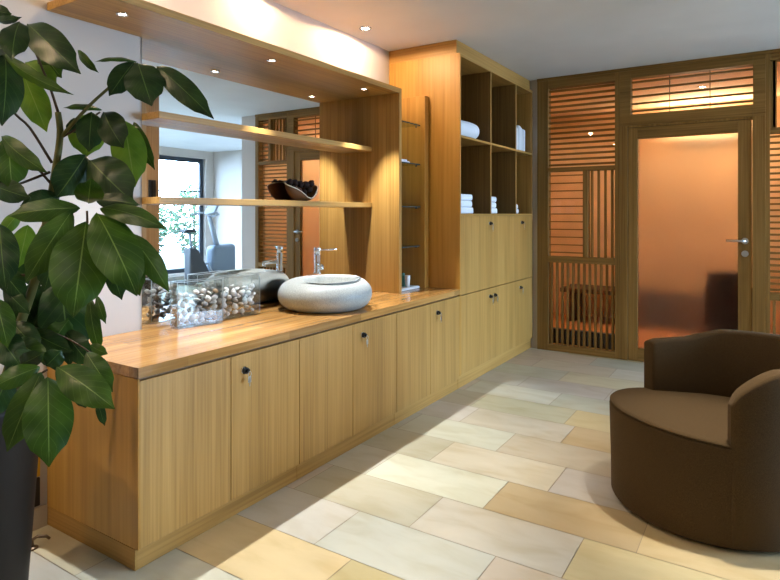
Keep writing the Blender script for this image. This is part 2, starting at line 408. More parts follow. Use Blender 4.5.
for r, (z0, z1) in enumerate(((.104, ZS - .003), (ZS + .003, ZC - .004))):
    for k in range(3):
        d = obj('door', door_bm(cols[k], cols[k + 1], z0, z1, .0012), 'oak_z', t)
        z = .640 if r == 0 else 1.252
        if k == 0: add_lock(d, cols[1] - .03, z)
        elif k == 1 and r == 0: add_lock(d, cols[1] + .07, z)
        elif k == 2: add_lock(d, cols[2] + (.10 if r == 0 else .14), z)

# ------------------------------------------------------------------ niche frame, mirror, shelves
HB = 2.203; HT = 2.238; XH = -.266; YP = 2.27
t = thing('niche_frame', 'oak canopy board with spotlights and side panel framing the mirror', 'frame', (-.4, 1.2, TOP))
bm = B(); box(bm, W + .002, XH, .0, YP, HB, HT, .001, 1); obj('canopy_board', bm, 'oak_y', t)
bm = B(); box(bm, W + .002, XH, YP + .0003, YP + .034, TOP + .001, HT, .001, 1); obj('side_panel', bm, 'oak_z', t)
bm = B(); box(bm, W + .001, W + .006, .452, YP - .001, TOP + .001, HB - .001)
tag(obj('mirror', bm, 'mirror', None, (W + .003, 1.36, TOP + .001)), 'large frameless wall mirror above the counter', 'mirror')
for z, lab in ((1.793, 'upper of the two oak shelves across the mirror'), (1.38, 'lower of the two oak shelves across the mirror, holding the brown husk bowl')):
    bm = B(); box(bm, W + .007, -.5, .452, YP - .001, z, z + .034, .0015, 1)
    tag(obj('wall_shelf', bm, 'oak_y', None, (-.57, 1.36, z)), lab, 'shelf', 'oak shelves on the mirror')
# upright board on the locker side, glass shelves between it and the niche panel
bm = B(); box(bm, W + .002, -.27, 2.652, 2.7155, TOP + .001, 2.248, .001, 1)
tag(obj('upright_board', bm, 'panel', None, (-.45, 2.70, TOP + .001)), 'narrow oak upright board carrying the glass shelves on the locker side', 'board')
gz = [(2.018, 'topmost'), (1.714, 'second from the top'), (1.386, 'third from the top'), (1.083, 'lowest')]
for z, nm in gz:
    g = thing('glass_shelf', nm + ' of the glass shelves between mirror niche and lockers', 'shelf', (-.45, 2.5, z), 'glass shelves beside the lockers')
    bm = B(); box(bm, W + .004, -.31, YP + .037, 2.650, z - .004, z + .004); obj('pane', bm, 'shelfglass', g)
    bm = B(); box(bm, -.3098, -.3085, YP + .037, 2.650, z - .005, z + .005); obj('polished_edge', bm, 'glassedge', g)
    for y in (YP + .047, 2.640):
        for x in (-.34, W + .05):
            bm = B(); tube(bm, [(x, y, z - .014), (x, y, z - .0045)], .007, 10); obj('shelf_pin', bm, 'black', g)

# ------------------------------------------------------------------ basin and tap
bx, by = -.30, 1.47
t = thing('vessel_basin', 'round grey stone vessel basin on the oak worktop', 'basin', (bx, by, TOP))
bm = B(); n = 64; R = .285; H = .178
prof = []
for k in range(0, 15):                       # outside: flat foot, fat belly, rounded shoulder
    a = -PI / 2 + PI * k / 14 * .97
    r = R - .105 + .105 * math.copysign(abs(math.cos(a)) ** .9, math.cos(a)); z = .5 * H + .5 * H * math.sin(a)
    prof.append((r, z))
rings = []
def ring(fr, z, ox=0, oy=0, sx=1, sy=1):
    return [bm.verts.new((bx + ox + fr * sx * math.cos(2 * PI * k / n), by + oy + fr * sy * math.sin(2 * PI * k / n), TOP + z + .012 * (fr / R) * math.sin(2 * PI * k / n - .3) * (z / H))) for k in range(n)]
for r, z in prof: rings.append(ring(r, z))
ox, oy = .055, -.01                           # the bowl opening sits towards the room, the tap ledge behind it
for f_, dz in ((.178, .004), (.168, -.002), (.162, -.016), (.150, -.05), (.115, -.095), (.06, -.115), (.022, -.118)):
    rings.append(ring(f_, H + dz, ox, oy, .95, 1.05))
for a, b in zip(rings, rings[1:]):
    for k in range(n): f = bm.faces.new((a[k], a[(k + 1) % n], b[(k + 1) % n], b[k])); f.smooth = True
bm.faces.new(rings[0]); bm.faces.new(rings[-1])
obj('bowl', bm, 'stone', t)
bm = B(); lathe(bm, [(.0, .0), (.022, .0), (.022, .003), (.008, .005), (0, .005)], (bx + ox, by + oy, TOP + H - .1175), 20); obj('drain', bm, 'chrome', t)
tx, ty, tz = -.472, 1.606, TOP + H + .012
t = thing('basin_tap', 'chrome single lever mixer tap on the rear rim of the stone basin', 'tap', (tx, ty, tz))
bm = B(); lathe(bm, [(.0, .0), (.026, 0), (.026, .006), (.0215, .010), (.0215, .118), (.018, .121), (0, .121)], (tx, ty, tz), 24); obj('body', bm, 'chrome', t)
bm = B(); lathe(bm, [(.0, 0), (.023, 0), (.023, .042), (.020, .046), (0, .046)], (tx, ty, tz + .122), 24); obj('cap', bm, 'chrome', t)
dv = Vector((.80, -.60, 0)).normalized()
bm = B(); p0 = Vector((tx, ty, tz + .065)); tube(bm, [p0, p0 + dv * .06 - Vector((0, 0, .006)), p0 + dv * .115 - Vector((0, 0, .014))], [.014, .013, .012], 14)
tube(bm, [p0 + dv * .105 - Vector((0, 0, .012)), p0 + dv * .107 - Vector((0, 0, .034))], .012, 14); obj('spout', bm, 'chrome', t)
lv = Vector((.62, .42, .02)).normalized()
bm = B(); p1 = Vector((tx, ty, tz + .15)); tube(bm, [p1, p1 + lv * .05, p1 + lv * .125], [.006, .0055, .0075], 10); obj('lever', bm, 'chrome', t)

# ------------------------------------------------------------------ shell vases
def vase(cx, cy, ang, lab):
    t = thing('glass_vase', lab, 'vase', (cx, cy, TOP + .001), 'square glass vases on the worktop')
    rot = Matrix.Rotation(ang, 4, 'Z'); tr = Matrix.Translation((cx, cy, 0))
    z0, z1, w, d, th = TOP + .001, TOP + .230, .125, .038, .005
    bm = B()
    for q in ((-d, -d + th, -w, w), (d - th, d, -w, w), (-d + th, d - th, -w, -w + th), (-d + th, d - th, w - th, w)):
        box(bm, q[0], q[1], q[2], q[3], z0 + .012, z1, .0015, 1)
    bmesh.ops.transform(bm, matrix=tr @ rot, verts=bm.verts); obj('wall', bm, 'vase', t)
    bm = B(); box(bm, -d, d, -w, w, z0, z0 + .0115, .002, 2)
    bmesh.ops.transform(bm, matrix=tr @ rot, verts=bm.verts); obj('foot', bm, 'vase', t)
    bm = B(); e = .0025
    for sx in (-1, 1):
        for sy in (-1, 1): box(bm, sx * d - e * (sx > 0), sx * d + e * (sx < 0), sy * w - e * (sy > 0), sy * w + e * (sy < 0), z0 + .012, z1)
        box(bm, sx * d - th * (sx > 0), sx * d + th * (sx < 0), -w, w, z1 + .0002, z1 + .003)
        box(bm, -d + th, d - th, sx * w - th * (sx > 0), sx * w + th * (sx < 0), z1 + .0002, z1 + .003)
    bmesh.ops.transform(bm, matrix=tr @ rot, verts=bm.verts); obj('rim', bm, 'vaserim', t)
    return tr @ rot, d - th, w - th, z0 + .0125
def shell_mesh(kind, seed):
    rnd = random.Random(seed); bm = B()
    if kind == 0:                             # whelk: tapered whorls
        pr = []
        for k in range(14):
            s = k / 13; pr.append((max(.0, .021 * math.sin(PI * min(1, s * 1.15) ** .7) * (1 + .13 * math.sin(s * 26))), -.03 + .062 * s))
        pr[0] = (0, pr[0][1]); pr[-1] = (0, pr[-1][1]); lathe(bm, pr, n=12)
    elif kind == 1:                           # ribbed sea urchin test
        lathe(bm, [(0, -.016), (.014, -.016), (.023, -.007), (.024, .002), (.017, .013), (.006, .017), (0, .015)], n=20)
        for v in bm.verts:
            a = math.atan2(v.co.y, v.co.x); v.co.xy = v.co.xy * (1 + .06 * math.cos(10 * a))
    else:                                     # half a cockle, fanned ribs
        bmesh.ops.create_icosphere(bm, subdivisions=3, radius=.022)
        for v in bm.verts:
            a = math.atan2(v.co.y, v.co.x); v.co.z = v.co.z * (.55 if v.co.z > 0 else .25); v.co *= 1 + .05 * math.cos(14 * a); v.co.x += .3 * abs(v.co.y)
        for f in bm.faces: f.smooth = True
    me = bpy.data.meshes.new('seashell'); bmesh.ops.recalc_face_normals(bm, faces=bm.faces); bm.to_mesh(me); bm.free(); return me
shells = []
for k in range(3):
    for mm in ('shell_w', 'shell_b', 'shell_g'):
        me = shell_mesh(k, k); me.materials.append(M[mm]); shells.append((me, mm))
def fill(mw, d, w, z0, lab, grp, seed):
    rnd = random.Random(seed); spots = []; D_s = .0335
    for k in range(46):                      # drop each shell where it comes to rest lowest on those below
        best = None
        for _ in range(70):
            x, y = rnd.uniform(-d + .0188, d - .0188), rnd.uniform(-w + .0195, w - .0195); z = .0168
            for q_ in spots:
                h2 = D_s ** 2 - (q_.x - x) ** 2 - (q_.y - y) ** 2
                if h2 > 0: z = max(z, q_.z + math.sqrt(h2))
            if best is None or z < best.z: best = Vector((x, y, z))
        if best.z < .160: spots.append(best)
    for p in spots:
        if rnd.random() < (.65 if p.z < .045 else .22): me = shells[rnd.choice((1, 4, 7, 2))][0]
        else: me = shells[rnd.choice((0, 3, 6, 5, 8))][0]
        o = bpy.data.objects.new('seashell', me); C.objects.link(o); o.location = mw @ (p + Vector((0, 0, z0)))
        o.rotation_euler = (rnd.uniform(-.6, .6), rnd.uniform(-.6, .6), rnd.uniform(0, 6)); s = rnd.uniform(.62, .72); o.scale = (s, s, s)
        tag(o, lab, 'seashell', grp)
a1 = math.atan2(.055, .25)
v1 = vase(-.498, .675, -.20, 'clear glass vase of seashells nearest the plant, left one on the worktop')
fill(*v1, 'seashell in the left glass vase nearest the plant', 'seashells in the left vase', 1)
v2 = vase(-.515, .967, -.10, 'clear glass vase of seashells beside the stone basin')
fill(*v2, 'seashell in the right glass vase beside the basin', 'seashells in the right vase', 2)

# ------------------------------------------------------------------ husk bowl on the lower shelf
sz = 1.4145
t = thing('husk_bowl', 'brown pointed husk bowl with pale rim on the lower mirror shelf', 'bowl', (-.568, 1.555, sz))
bm = B(); n = 40; outer = []; inner = []
def bowl_r(k, f): 
    a = 2 * PI * k / n
    return Vector((.058 * math.cos(a) * f, (.150 + .02 * math.cos(a)) * math.sin(a) * f, 0))
def rim_z(k):
    a = 2 * PI * k / n; b_ = (a + PI - .25) % (2 * PI) - PI; return .088 + .018 * abs(math.sin(a)) - .024 * math.cos(a) - .05 * math.exp(-(b_ / .5) ** 2)
for f_, h in ((.30, 0), (.55, .10), (.80, .38), (.95, .72), (1.0, 1.0)):
    outer.append([bm.verts.new(Vector((-.568, 1.555, sz)) + bowl_r(k, f_) + Vector((0, 0, rim_z(k) * h))) for k in range(n)])
for f_, h in ((.95, 1.0), (.89, .74), (.72, .45), (.45, .2), (.2, .12)):
    inner.append([bm.verts.new(Vector((-.568, 1.555, sz)) + bowl_r(k, f_) + Vector((0, 0, rim_z(k) * h))) for k in range(n)])
rg = outer + inner
for i, (a, b) in enumerate(zip(rg, rg[1:])):
    if i == 4: continue
    for k in range(n): f = bm.faces.new((a[k], a[(k + 1) % n], b[(k + 1) % n], b[k])); f.smooth = True
bm.faces.new(rg[0]); bm.faces.new(rg[-1])
rimv = [[v.co.copy() for v in outer[-1]], [v.co.copy() for v in inner[0]]]
obj('husk', bm, 'bowl', t)
bm = B(); r2 = [[bm.verts.new(p + Vector((0, 0, dz))) for p in rr] for rr, dz in ((rimv[0], -.003), (rimv[0], .0025), (rimv[1], .0025), (rimv[1], -.003))]
for i in range(4):
    a, b = r2[i], r2[(i + 1) % 4]
    for k in range(n): bm.faces.new((a[k], a[(k + 1) % n], b[(k + 1) % n], b[k]))
obj('rim', bm, 'bowlrim', t, label='pale cut rim')
rnd = random.Random(4)
def pod_mesh(s):
    bm = B(); bmesh.ops.create_icosphere(bm, subdivisions=3, radius=.0205); r = random.Random(s)
    for v in bm.verts:
        d = v.co.normalized(); v.co *= 1 + .16 * math.sin(9 * d.z + 4 * d.x + s) * math.cos(7 * d.y + s) + .05 * math.sin(23 * d.x)
        v.co.z *= 1.2
    for f in bm.faces: f.smooth = True
    me = bpy.data.meshes.new('seed_pod'); bm.to_mesh(me); bm.free(); return me
pm = [pod_mesh(k) for k in range(3)]
for me, m_ in zip(pm, ('pod', 'pod', 'pod2')): me.materials.append(M[m_])
for i, (dx, dy, dz, k) in enumerate([(.004, -.074, .074, 0), (.006, -.026, .056, 2), (-.002, .027, .056, 1), (.0, .078, .076, 0), (-.004, .104, .116, 1), (-.008, -.052, .114, 0), (-.004, -.104, .116, 1), (-.008, .052, .110, 1), (-.006, .0, .108, 0)]):
    o = bpy.data.objects.new('seed_pod', pm[k]); C.objects.link(o); o.location = (-.568 + dx, 1.555 + dy, sz + dz); o.rotation_euler = (rnd.uniform(0, 3), rnd.uniform(0, 3), rnd.uniform(0, 3))
    tag(o, 'dark dried seed pod in the brown husk bowl', 'seed pod', 'seed pods in the husk bowl')

# ------------------------------------------------------------------ small things by the lockers
t = thing('soap_dish', 'small white tray on the worktop beside the niche side panel', 'tray', (-.35, 2.46, TOP + .001))
bm = B(); box(bm, -.415, -.295, 2.345, 2.62, TOP + .001, TOP + .016, .005, 3); box(bm, -.409, -.301, 2.351, 2.614, TOP + .0155, TOP + .019, .002, 1); obj('plate', bm, 'white', t)
bm = B(); lathe(bm, [(0, 0), (.020, 0), (.022, .004), (.022, .075), (.016, .085), (.012, .088), (.012, .1), (0, .1)], (-.385, 2.518, TOP + .0195), 20)
tag(obj('pump_bottle', bm, 'teal', None, (-.385, 2.518, TOP + .0195)), 'small teal bottle on the white tray', 'bottle')
bm = B(); lathe(bm, [(0, 0), (.017, 0), (.0215, .085), (.0205, .087), (.017, .004), (0, .004)], (-.335, 2.50, TOP + .0195), 20)
tag(obj('tumbler', bm, 'white', None, (-.335, 2.50, TOP + .0195)), 'white tumbler beside the teal bottle on the tray', 'cup')
bm = B(); box(bm, -.55, -.33, 2.33, 2.53, 1.7185, 1.732, .006, 3); box(bm, -.54, -.335, 2.335, 2.50, 1.7325, 1.744, .005, 3)
tag(obj('face_cloth', bm, 'towel', None, (-.44, 2.43, 1.7185)), 'folded white face cloth on the second glass shelf', 'cloth')

# ------------------------------------------------------------------ towels in the cubbies
def folded(x0, x1, y0, y1, z0, h, seed):
    rnd = random.Random(seed); bm = B()
    for k in range(2):
        a = z0 + k * h / 2; box(bm, x0 + .004 * k, x1 - rnd.uniform(0, .006), y0 + rnd.uniform(0, .006), y1 - rnd.uniform(0, .01) - .004 * k, a + .0003, a + h / 2 - .0003, h * .23, 4)
    box(bm, x1 - .02, x1 + .002, y0 + .006, y1 - .012, z0 + .002, z0 + h - .002, h * .3, 4)       # the fold facing the room
    for f in bm.faces: f.smooth = True
    return bm
cub = [('left', 2.745, 3.085, 3, .051), ('middle', 3.325, 3.59, 3, .049), ('right', 3.913, 4.125, 2, .046)]
for nm, y0, y1, cnt, h in cub:
    for k in range(cnt):
        z = ZC + .017 + k * (h + .001)
        pos = ['bottom', 'middle', 'top'][k] if cnt == 3 else ['bottom', 'top'][k]
        o = obj('folded_towel', folded(-.40, -.05 - .006 * (k % 2), y0, y1 - .008 * k, z, h, k * 7 + cnt), 'towel', None, (-.22, (y0 + y1) / 2, z))
        tag(o, '%s white folded towel of the stack in the lower %s cubby' % (pos, nm), 'towel', 'folded towels in the cubbies')
# rolled towel
bm = B(); pts = []; NT = 90
for k in range(NT + 1):
    a = 2 * PI * 3.6 * k / NT; r = .016 + .059 * k / NT; pts.append((r * math.cos(a), r * math.sin(a)))
rc = (-.118, 2.995, 1.9345 + .079); th = .0105
for side in (0,):
    vo = []
    for j, y in enumerate([2.80, 2.84, 2.92, 3.0, 3.08, 3.16, 3.20]):
        row = []
        for sgn in (1, -1):
            for i, (px, pz) in enumerate(pts):
                d = math.hypot(px, pz); f = 1 + sgn * th * .5 / d * (.6 if j in (0, 6) else 1); wob = 1 + .02 * math.sin(j * 1.7 + i * .09)
                row.append(bm.verts.new((rc[0] + px * f * wob, y + .01 * math.sin(i * .07), rc[2] + pz * f * wob)))
        vo.append(row)
    m_ = len(pts)
    for a, b in zip(vo, vo[1:]):
        for i in range(m_ - 1):
            for o_ in (0, m_): f = bm.faces.new((a[o_ + i], a[o_ + i + 1], b[o_ + i + 1], b[o_ + i])); f.smooth = True
        for i in (0, m_ - 1): bm.faces.new((a[i], a[m_ + i], b[m_ + i], b[i]))
    for row in (vo[0], vo[-1]):
        for i in range(m_ - 1): bm.faces.new((row[i], row[i + 1], row[m_ + i + 1], row[m_ + i]))
o = obj('rolled_towel', bm, 'towel', None, (rc[0], 3.0, 1.934)); tag(o, 'white rolled towel lying in the upper left cubby', 'towel')
bm = B()
for k in range(6): box(bm, -.32, -.052 + .006 * (k % 2), 3.925 + .062 * k, 3.925 + .062 * k + .058, 1.9345, 2.19 - .012 * (k % 3), .022, 4)
for f in bm.faces: f.smooth = True
tag(obj('standing_towel', bm, 'towel', None, (-.18, 4.05, 1.9345)), 'white towel folded upright in the upper right cubby', 'towel')

# ------------------------------------------------------------------ timber screen and glazed door
Y0, Y1 = YB - .03, YB + .06
def slats_h(bm, x0, x1, z0, z1, n, th, dep=(YB - .005, YB + .025)):
    p = (z1 - z0) / n
    for k in range(n):
        z = z0 + p * (k + .5); box(bm, x0, x1, dep[0], dep[1], z - th / 2, z + th / 2, .001, 1)
def slats_v(bm, x0, x1, z0, z1, n, th, dep=(YB - .005, YB + .025)):
    p = (x1 - x0) / n
    for k in range(n):
        x = x0 + p * (k + .5); box(bm, x - th / 2, x + th / 2, dep[0], dep[1], z0, z1, .001, 1)
ZT = CE - .03
def stiles(bm, xs, z0, z1, t=None):
    for a, b in xs:
        if t is None: box(bm, a, b, Y0, Y1, z0, z1, .0015, 1)
        else: k = B(); box(k, a, b, Y0, Y1, z0, z1, .0015, 1); obj('stile', k, 'teak_z', t)
def rails(bm, x0, x1, zs, t=None):
    for a, b in zs:
        if t is None: box(bm, x0, x1, Y0, Y1, a, b, .0015, 1)
        else: k = B(); box(k, x0, x1, Y0, Y1, a, b, .0015, 1); obj('rail', k, 'teak_x', t)
# left screen
t = thing('slatted_screen', 'dark timber slatted screen between the lockers and the glass door', 'screen', (.43, YB, 0), 'slatted timber screens either side of the door')
bm = B(); stiles(bm, ((.052, .160), (.783, .826)), .001, ZT, t); bm.free()
bm = B(); rails(bm, .1605, .7825, ((.001, .063), (.862, .921), (1.742, 1.781), (2.555, ZT)), t); bm.free()
bm = B(); box(bm, .493, .539, Y0, Y1, .9215, 1.7415, .0015, 1); obj('mullion', bm, 'teak_z', t)
bm = B(); slats_h(bm, .1608, .7822, 1.7815, 2.5545, 15, .019); obj('louvre_panel', bm, 'teak_x', t)
bm = B(); slats_h(bm, .1608, .4925, .9215, 1.7415, 11, .010); obj('louvre_panel', bm, 'teak_x', t)
bm = B(); slats_v(bm, .5395, .7822, .9215, 1.7415, 4, .019); obj('batten_panel', bm, 'teak_z', t)
bm = B(); slats_v(bm, .1608, .7822, .0635, .8615, 12, .019); obj('batten_panel', bm, 'teak_z', t)
bm = B(); box(bm, .1608, .7822, YB + .034, YB + .039, .0635, 2.5545); obj('pane', bm, 'slatpane', t)
# right screen
t = thing('slatted_screen', 'dark timber slatted screen at the right edge, right of the glass door', 'screen', (2.25, YB, 0), 'slatted timber screens either side of the door')
RX0, RX1 = 1.952, X1
bm = B(); stiles(bm, ((RX0, 1.982), (RX1 - .06, RX1)), .001, ZT, t); bm.free()
xa, xb = 1.9825, RX1 - .0605
bm = B(); rails(bm, xa, xb, ((.001, .063), (.632, .690), (1.985, 2.03), (2.575, ZT)), t); bm.free()
bm = B(); box(bm, 2.262, 2.306, Y0, Y1, 2.0305, 2.5745, .0015, 1); obj('mullion', bm, 'teak_z', t)
bm = B(); slats_v(bm, xa, 2.2615, 2.0305, 2.5745, 5, .019); box(bm, xa, xa + .045, YB - .005, YB + .025, 2.0305, 2.5745); obj('batten_panel', bm, 'teak_z', t)
bm = B(); slats_h(bm, 2.3065, xb, 2.0305, 2.5745, 10, .019); obj('louvre_panel', bm, 'teak_x', t)
bm = B(); slats_h(bm, xa, xb, .6905, 1.9845, 26, .016); obj('louvre_panel', bm, 'teak_x', t)
bm = B(); slats_v(bm, xa, xb, .0635, .6315, 9, .019); obj('batten_panel', bm, 'teak_z', t)
bm = B(); box(bm, xa, xb, YB + .034, YB + .039, .0635, 2.5745); obj('pane', bm, 'slatpane', t)
# transom over the door
t = thing('transom_screen', 'wide slatted transom light above the frosted glass door', 'transom', (1.39, YB, 2.13))
bm = B(); stiles(bm, ((.8265, .9205), (1.8645, 1.9515)), 2.135, ZT); rails(bm, .921, 1.864, ((2.135, 2.233), (2.562, ZT))); obj('frame', bm, 'teak_x', t)
bm = B(); slats_h(bm, .9212, 1.8638, 2.2335, 2.5615, 5, .015); obj('louvre_panel', bm, 'teak_x', t)
bm = B()
for x in (1.235, 1.55): box(bm, x - .003, x + .003, YB + .026, YB + .032, 2.2335, 2.5615)
obj('hanging_rod', bm, 'black', t)
bm = B(); box(bm, .9212, 1.8638, YB + .034, YB + .039, 2.2335, 2.5615); obj('pane', bm, 'slatpane', t)
# beam over the whole screen
bm = B(); box(bm, .052, RX1, Y0 - .004, Y1, ZT + .0005, CE - .0005); o = struct('trim_1', bm, 'teak_x')
# the door
d = bpy.data.objects.new('door_1', None); C.objects.link(d); d.location = (1.376, YB, 0); d['kind'] = 'structure'
bm = B(); box(bm, .8265, .893, Y0, Y1, .001, 2.1345, .0015, 1); box(bm, 1.8595, 1.9515, Y0, Y1, .001, 2.1345, .0015, 1); box(bm, .893, 1.8595, Y0 + .01, Y1, 2.1155, 2.1345); obj('door_frame', bm, 'teak_z', d)
bm = B(); a0, a1 = .897, 1.8555
box(bm, a0, .977, YB - .022, YB + .03, .004, 2.1115, .002, 1); box(bm, 1.7575, a1, YB - .022, YB + .03, .004, 2.1115, .002, 1); lf = obj('door_leaf', bm, 'teak_z', d)
bm = B(); box(bm, .9772, 1.7573, YB - .022, YB + .03, .004, .120, .002, 1); box(bm, .9772, 1.7573, YB - .022, YB + .03, 2.010, 2.1115, .002, 1); obj('leaf_rail', bm, 'teak_x', d)
bm = B(); box(bm, .9775, 1.757, YB + .002, YB + .008, .1205, 2.0095); obj('frosted_pane', bm, 'frost', d)
bm = B(); hx, hz = 1.808, 1.108; hy = YB - .022
tube(bm, [(hx, hy, hz), (hx, hy - .008, hz)], .026, 20); tube(bm, [(hx, hy - .006, hz), (hx, hy - .05, hz)], .0095, 12)
tube(bm, [(hx + .008, hy - .048, hz), (hx - .05, hy - .05, hz + .001), (hx - .135, hy - .05, hz + .002)], .0095, 12); obj('handle', bm, 'steel', d)
bm = B(); tube(bm, [(hx, hy, 1.003), (hx, hy - .008, 1.003)], .026, 20); tube(bm, [(hx, hy - .007, 1.003), (hx, hy - .012, 1.003)], .010, 12); obj('lock_rosette', bm, 'steel', d)

# furniture of the warm room behind
t = thing('clay_urn', 'large dark urn behind the frosted glass door', 'urn', (1.66, 4.96, .0065))
bm = B(); lathe(bm, [(0, 0), (.12, 0), (.165, .10), (.20, .32), (.205, .55), (.175, .72), (.18, .78), (.165, .78), (.155, .72), (.16, .6), (.1, .2), (0, .15)], (1.66, 4.96, .0065), 32); obj('vessel', bm, 'urn', t)
t = thing('low_bench', 'low dark bench along the back of the warm room behind the door', 'bench', (.9, 6.2, .0065))
bm = B(); box(bm, -.2, 1.9, 5.95, 6.45, .37, .42, .004, 1); obj('seat', bm, 'bench', t)
for x in (-.1, .85, 1.75):
    bm = B(); box(bm, x, x + .06, 6.0, 6.4, .0068, .3698, .003, 1); obj('leg', bm, 'bench', t)
bm = B(); box(bm, .1, .80, YB + .13, YB + .19, .007, .19, .003, 1); o = struct('trim_2', bm, 'black')

# ------------------------------------------------------------------ tub chair
c1 = Vector((1.746, 1.743)); c2 = Vector((1.868, 1.849)); RC = .44
t = thing('tub_chair', 'brown fabric tub armchair standing on the pale stone floor', 'armchair', (1.82, 1.80, 0))
ax = (c2 - c1).normalized()
def stad(R_, k, n_):                           # outline of the drum: two half circles joined
    a = 2 * PI * k / n_; d = Vector((math.cos(a), math.sin(a))); c = c2 if d.dot(ax) > 0 else c1
    return c + d * R_
n = 96
def stad_bm(rows, top_dome=None):
    bm = B(); rg = []
    for R_, z in rows:
        rg.append([bm.verts.new((*stad(R_, k, n), z)) for k in range(n)])
    for a, b in zip(rg, rg[1:]):
        for k in range(n): f = bm.faces.new((a[k], a[(k + 1) % n], b[(k + 1) % n], b[k])); f.smooth = True
    bm.faces.new(rg[0]); bm.faces.new(rg[-1]); return bm
obj('plinth', stad_bm([(RC - .045, .001), (RC - .045, .019)]), 'black', t)
bm = stad_bm([(RC - .012, .020), (RC - .009, .026), (RC - .008, .15), (RC - .004, .30), (RC - .001, .425), (RC - .003, .434), (RC - .008, .4375)])
for v in bm.verts:
    v.co.z -= .1 * ((Vector(v.co.xy) - c1).dot(ax) + .44) * max(0, v.co.z - .026) / .412
obj('drum', bm, 'fabric', t)
bm = stad_bm([(RC - .008, .438), (RC - .003, .440), (RC - .003, .444), (RC - .008, .449), (RC - .03, .451), (RC - .10, .454), (RC - .2, .455), (RC - .32, .454)])
for v in bm.verts:                             # the seat falls slightly towards the back
    s = (Vector(v.co.xy) - c1).dot(ax)
    v.co.z -= .1 * (s + .44)
obj('seat_pad', bm, 'fabric', t)
bm = B(); a0, a1 = math.radians(283), math.radians(500); K = 90; RI = RC - .072; rows = []
zb = .03
def topz(s):
    e0 = s * (a1 - a0); e1 = (1 - s) * (a1 - a0)
    z = .718
    z -= .115 * max(0, 1 - e0 / .55) ** 2 + .025 * max(0, 1 - e0 / .09) ** 2 + .058 * max(0, 1 - e1 / .6)
    return z
prof_n = 14
for k in range(K + 1):
    s = k / K; a = a0 + (a1 - a0) * s; d = Vector((math.cos(a), math.sin(a))); zt = topz(s)
    e = min(s, 1 - s) * (a1 - a0) * RC; rd = 1.
    if e < .03: rd = .82 + .18 * math.sqrt(max(0, 1 - (1 - e / .03) ** 2))
    mid_ = (RC + RI) / 2; hw = (RC + .003 - RI) / 2 * rd; r_ = .016
    pr = [(-hw, zb), (-hw - .0, zt - r_)] + [(-hw + r_ * (1 - math.cos(q)), zt - r_ + r_ * math.sin(q)) for q in (PI / 6, PI / 3, PI / 2)] + \
         [(hw - r_ * (1 - math.cos(q)), zt - r_ + r_ * math.sin(q)) for q in (PI / 2, PI / 3, PI / 6)] + [(hw, zt - r_), (hw, (zt + zb) / 2), (hw - .006, zb)]
    cc = c2 if d.dot(ax) > 0 else c1
    rows.append([bm.verts.new((*(cc + d * (mid_ + o_)), z)) for o_, z in pr])
m_ = len(rows[0])
for a, b in zip(rows, rows[1:]):
    for i in range(m_): f = bm.faces.new((a[i], a[(i + 1) % m_], b[(i + 1) % m_], b[i])); f.smooth = True
bm.faces.new(rows[0]); bm.faces.new(rows[-1])
obj('back_shell', bm, 'fabric', t)

# ------------------------------------------------------------------ planter and umbrella plant
pc = at(-20, 600, 1.93); PX, PY = pc.x, pc.y
plant = thing('umbrella_plant', 'tall glossy green umbrella plant in a dark planter, left edge', 'potted plant', (PX, PY, 0))
bm = B(); lathe(bm, [(0, .001), (.125, .001), (.13, .01), (.178, .70), (.182, .72), (.168, .72), (.16, .66), (0, .66)], (PX, PY, 0), 40); obj('planter', bm, 'pot', plant, label='dark brown tapered planter')
bm = B(); lathe(bm, [(0, .0), (.158, .0), (.12, .018), (.05, .026), (0, .024)], (PX, PY, .661), 28); obj('soil', bm, 'soil', plant)
def tubepx(name, pts, r, m_):
    bm = B(); P = [at(*p) for p in pts]
    Q = []                                     # smooth the polyline
    for i in range(len(P) - 1):
        p0, p1, p2, p3 = P[max(i - 1, 0)], P[i], P[i + 1], P[min(i + 2, len(P) - 1)]
        for s in (0, .25, .5, .75):
            Q.append(.5 * ((2 * p1) + (p2 - p0) * s + (2 * p0 - 5 * p1 + 4 * p2 - p3) * s * s + (3 * p1 - p0 - 3 * p2 + p3) * s ** 3))
    Q.append(P[-1]); rr = [r[0] + (r[1] - r[0]) * i / (len(Q) - 1) for i in range(len(Q))]
    tube(bm, Q, rr, 8); return obj(name, bm, m_, plant)
tubepx('trunk', [(-12, 412, 1.93), (8, 372, 1.92), (20, 325, 1.9), (35, 280, 1.88), (48, 215, 1.88), (53, 185, 1.88), (60, 138, 1.88), (58, 112, 1.87)], (.017, .009), 'stem')
tubepx('trunk', [(-16, 412, 1.95), (-8, 350, 2.0), (12, 300, 2.02), (22, 262, 2.02)], (.012, .007), 'stem')
tubepx('trunk', [(-10, 414, 1.88), (4, 398, 1.80), (25, 380, 1.70)], (.010, .006), 'stem')
hubs = {'A': (30, 40, 1.82), 'B': (136, 63, 1.84), 'C': (100, 112, 1.93), 'D': (87, 211, 1.74), 'E': (8, 140, 1.78), 'F': (62, 280, 2.0), 'G': (47, 370, 1.66), 'H': (-4, 262, 1.85), 'I': (92, 300, 1.95)}
def twig(pts, r=(.0045, .003), m_='twig'): tubepx('branch', pts, r, m_)
twig([(58, 112, 1.87), (48, 82, 1.86), hubs['A']]); twig([(60, 138, 1.88), (90, 105, 1.87), (118, 80, 1.85), hubs['B']], (.006, .0035), 'stem')
twig([(60, 138, 1.88), (78, 128, 1.9), hubs['C']]); twig([(46, 228, 1.88), (66, 226, 1.82), (82, 232, 1.76), (87, 226, 1.75), hubs['D']])
twig([(52, 163, 1.88), (30, 128, 1.85), (12, 108, 1.82), (5, 62, 1.8)]); twig([(50, 172, 1.88), (22, 183, 1.83), (0, 190, 1.8)])
